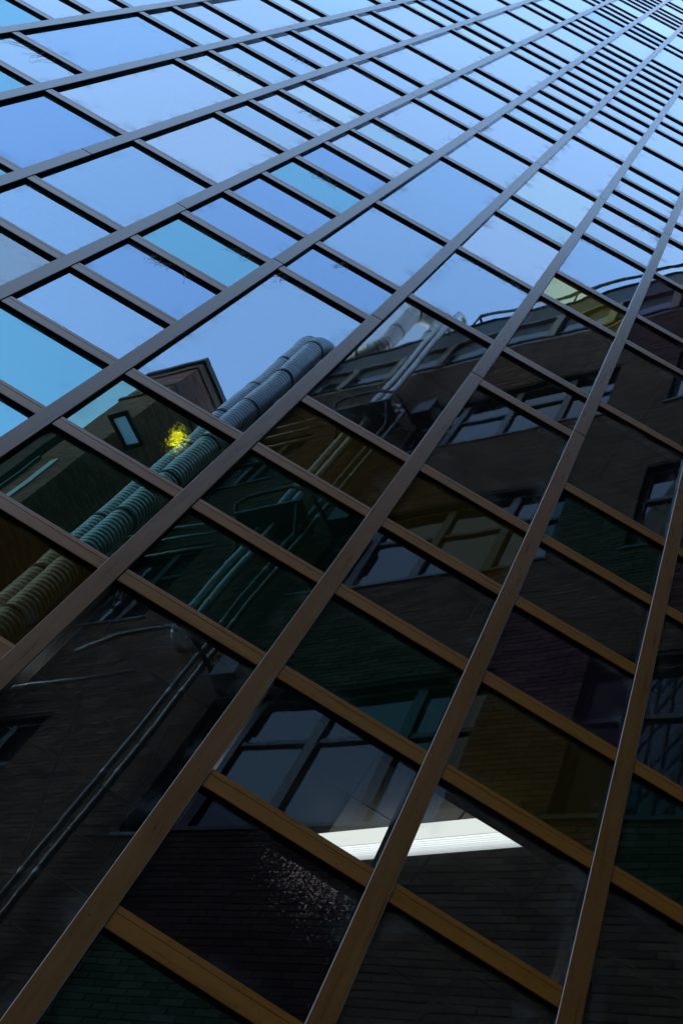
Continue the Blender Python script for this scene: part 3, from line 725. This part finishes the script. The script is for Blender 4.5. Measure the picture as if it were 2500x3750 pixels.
# ------------------------------------------------------------------ lit lamps
lm = empty('ceiling_batten_lamp', (1.9, 2.8, 6.22)); tag(lm, 'lit fluorescent batten with a ribbed diffuser behind the lower panes', 'lamp')
MAT['lamp'] = emit('lamp_ribs', (0.95, 1.0, 0.96), 0.15); MAT['lamp2'] = emit('lamp_diffuser', (0.80, 0.95, 1.0), 0.03); MAT['lamp3'] = emit('lamp_housing', (0.95, 1.0, 0.93), 0.095)
LA = Vector((2.605, 2.044, 6.1)); ld0 = (Vector((1.908, 2.86, 6.1)) - LA).normalized(); lb0 = Vector((-ld0.y, ld0.x, 0)); lb0 = lb0 if lb0.y > 0 else -lb0
LA = LA - ld0 * 0.12
def lp(a, b, z): return LA + ld0 * a + lb0 * b + ZV * (z - 6.1)
LL = 1.42
mb = MB(); mb.slab([lp(0, -0.075, 6.12), lp(LL, -0.075, 6.12), lp(LL, -0.004, 6.10), lp(0, -0.004, 6.10)], ZV * 0.03); mb.build('housing', MAT['lamp3'], lm)
mb = MB(); mb.slab([lp(-0.04, -0.105, 6.09), lp(-0.002, -0.105, 6.09), lp(-0.002, 0.16, 6.09), lp(-0.04, 0.16, 6.09)], ZV * 0.14); mb.build('end_cap', MAT['interior'], lm)
cur = [(0.175 * sin(pi / 2 * i / 8), 6.10 + 0.09 * (1 - cos(pi / 2 * i / 8))) for i in range(9)]
mb = MB()
for (b0, z0), (b1, z1) in zip(cur, cur[1:]): mb.face([lp(0, b0, z0 + .004), lp(LL, b0, z0 + .004), lp(LL, b1, z1 + .004), lp(0, b1, z1 + .004)], 0, True)
mb.build('diffuser', MAT['lamp2'], lm)
lane = [emit('lamp_ribs_%d' % q, (0.95, 1.0, 0.97), e_) for q, e_ in enumerate((0.16, 0.15, 0.125, 0.095, 0.07, 0.05, 0.038, 0.028))]  # falloff round the curved diffuser, put into the emission rib by rib
fine = [(0.175 * sin(pi / 2 * i / 16), 6.10 + 0.09 * (1 - cos(pi / 2 * i / 16))) for i in range(17)]
mb = MB(); nr = 120
for i in range(nr):
    a0 = LL * i / nr; a1 = LL * (i + 0.80) / nr
    for j, ((b0, z0), (b1, z1)) in enumerate(zip(fine, fine[1:])):
        mb.face([lp(a0, b0, z0), lp(a1, b0, z0), lp(a1, b0 + (b1 - b0) * .8, z0 + (z1 - z0) * .8), lp(a0, b0 + (b1 - b0) * .8, z0 + (z1 - z0) * .8)], j // 2)
mb.build('ribs', lane, lm)
# warm downlight behind the rippled green pane
dl = empty('ceiling_downlight', (0.0, 0.95, 6.2)); tag(dl, 'lit yellow ceiling lamp glowing through the rippled green pane', 'lamp')
c = Vector((-0.01, 0.95, 6.21))
mb = MB(); mb.tube([c, c + ZV * 0.03], 0.028, 20); mb.build('diffuser', emit('warm_lamp', (1.0, 0.90, 0.45), 0.24), dl)
mb = MB(); mb.tube([c + ZV * .031, c + ZV * .06], 0.05, 20); mb.build('housing', MAT['white'], dl)

# ------------------------------------------------------------------ cobwebs caught under the transoms
def cobweb(b, k_top, fx, spread, drop, n, label, mat=None, r=0.0011):
    x = b * W + MW / 2 + fx * (W - MW); z = zk(k_top) + ZT
    rg = random.Random(b * 100 + k_top * 7 + 3)
    root = empty('cobweb', (x, 0.01, z)); tag(root, label, 'cobweb', 'cobwebs under the transoms')
    for i in range(n):
        x0 = x + rg.uniform(-spread, spread); x1 = x0 + rg.uniform(-spread, spread) * 1.3
        x1 = min(max(x1, b * W + MW / 2 + .004), (b + 1) * W - MW / 2 - .004); x0 = min(max(x0, b * W + MW / 2 + .004), (b + 1) * W - MW / 2 - .004)
        dz = drop * rg.uniform(0.35, 1.0); pts = []
        w0, w1 = rg.uniform(-.5, .5), rg.uniform(4, 9)
        for j in range(13):
            t = j / 12
            pts.append(Vector((x0 + (x1 - x0) * t + 0.012 * sin(w1 * t + w0) * t, 0.0185 - 0.012 * (1 - t) ** 2, z - dz * (t ** 1.4) - 0.01 * sin(pi * t) * w0)))
        rr = r * rg.uniform(0.5, 1.1)
        mb = MB(); mb.tube(pts, [rr * (1.0 - 0.6 * abs(2 * q / 12 - 1)) for q in range(13)], 4); mb.build('strand', mat or MAT['web'], root)
    for i in range(n // 2):
        mb = MB(); c = Vector((x + rg.uniform(-spread, spread), 0.017, z - rg.uniform(.1, .9) * drop)); d = Vector((rg.uniform(-1, 1), 0, rg.uniform(-1, .2))) * .006
        c.x = min(max(c.x, b * W + MW / 2 + .01), (b + 1) * W - MW / 2 - .01)
        mb.tube([c - d, c, c + d], [0.0006, r * 1.8, 0.0006], 5); mb.build('caught_fluff', mat or MAT['web'], root)
cobweb(-1, 3, 0.45, 0.10, 0.15, 9, 'tangled dark cobweb across the teal pane high on the left')
cobweb(-1, -1, 0.40, 0.09, 0.12, 8, 'dark cobweb in the blue pane left of the big gable pane')
cobweb(-1, 0, 0.75, 0.09, 0.10, 6, 'faint cobweb at the top right of the lower teal pane')
cobweb(0, 1, 0.35, 0.025, 0.16, 5, 'thin hanging cobweb thread in the blue pane above the ducts')
cobweb(0, 0, 0.08, 0.03, 0.12, 5, 'small cobweb at the top left corner of the gable pane')
cobweb(1, 3, 0.60, 0.14, 0.10, 8, 'long dark cobweb in the pale pane above the silver pipe tops')
cobweb(-3, 5, 0.55, 0.16, 0.16, 7, 'dusty cobweb on the grey green pane near the top left')
cobweb(-4, 2, 0.45, 0.17, 0.24, 9, 'wide dark cobweb in the violet blue pane at the top left edge')
cobweb(-3, 7, 0.7, 0.06, 0.18, 6, 'short dark cobweb tuft in a narrow blue pane near the top')
cobweb(-2, 5, 0.62, 0.10, 0.20, 9, 'spiky cobweb tuft under a transom in the upper middle')
cobweb(-1, 6, 0.6, 0.14, 0.16, 7, 'cobweb trailing over a pale teal pane in the upper middle')
cobweb(2, 8, 0.75, 0.10, 0.2, 7, 'cobweb over a narrow pale pane at the upper right')
cobweb(2, 6, 0.12, 0.06, 0.16, 7, 'cobweb at the left corner of the pale pane above the roof rail')
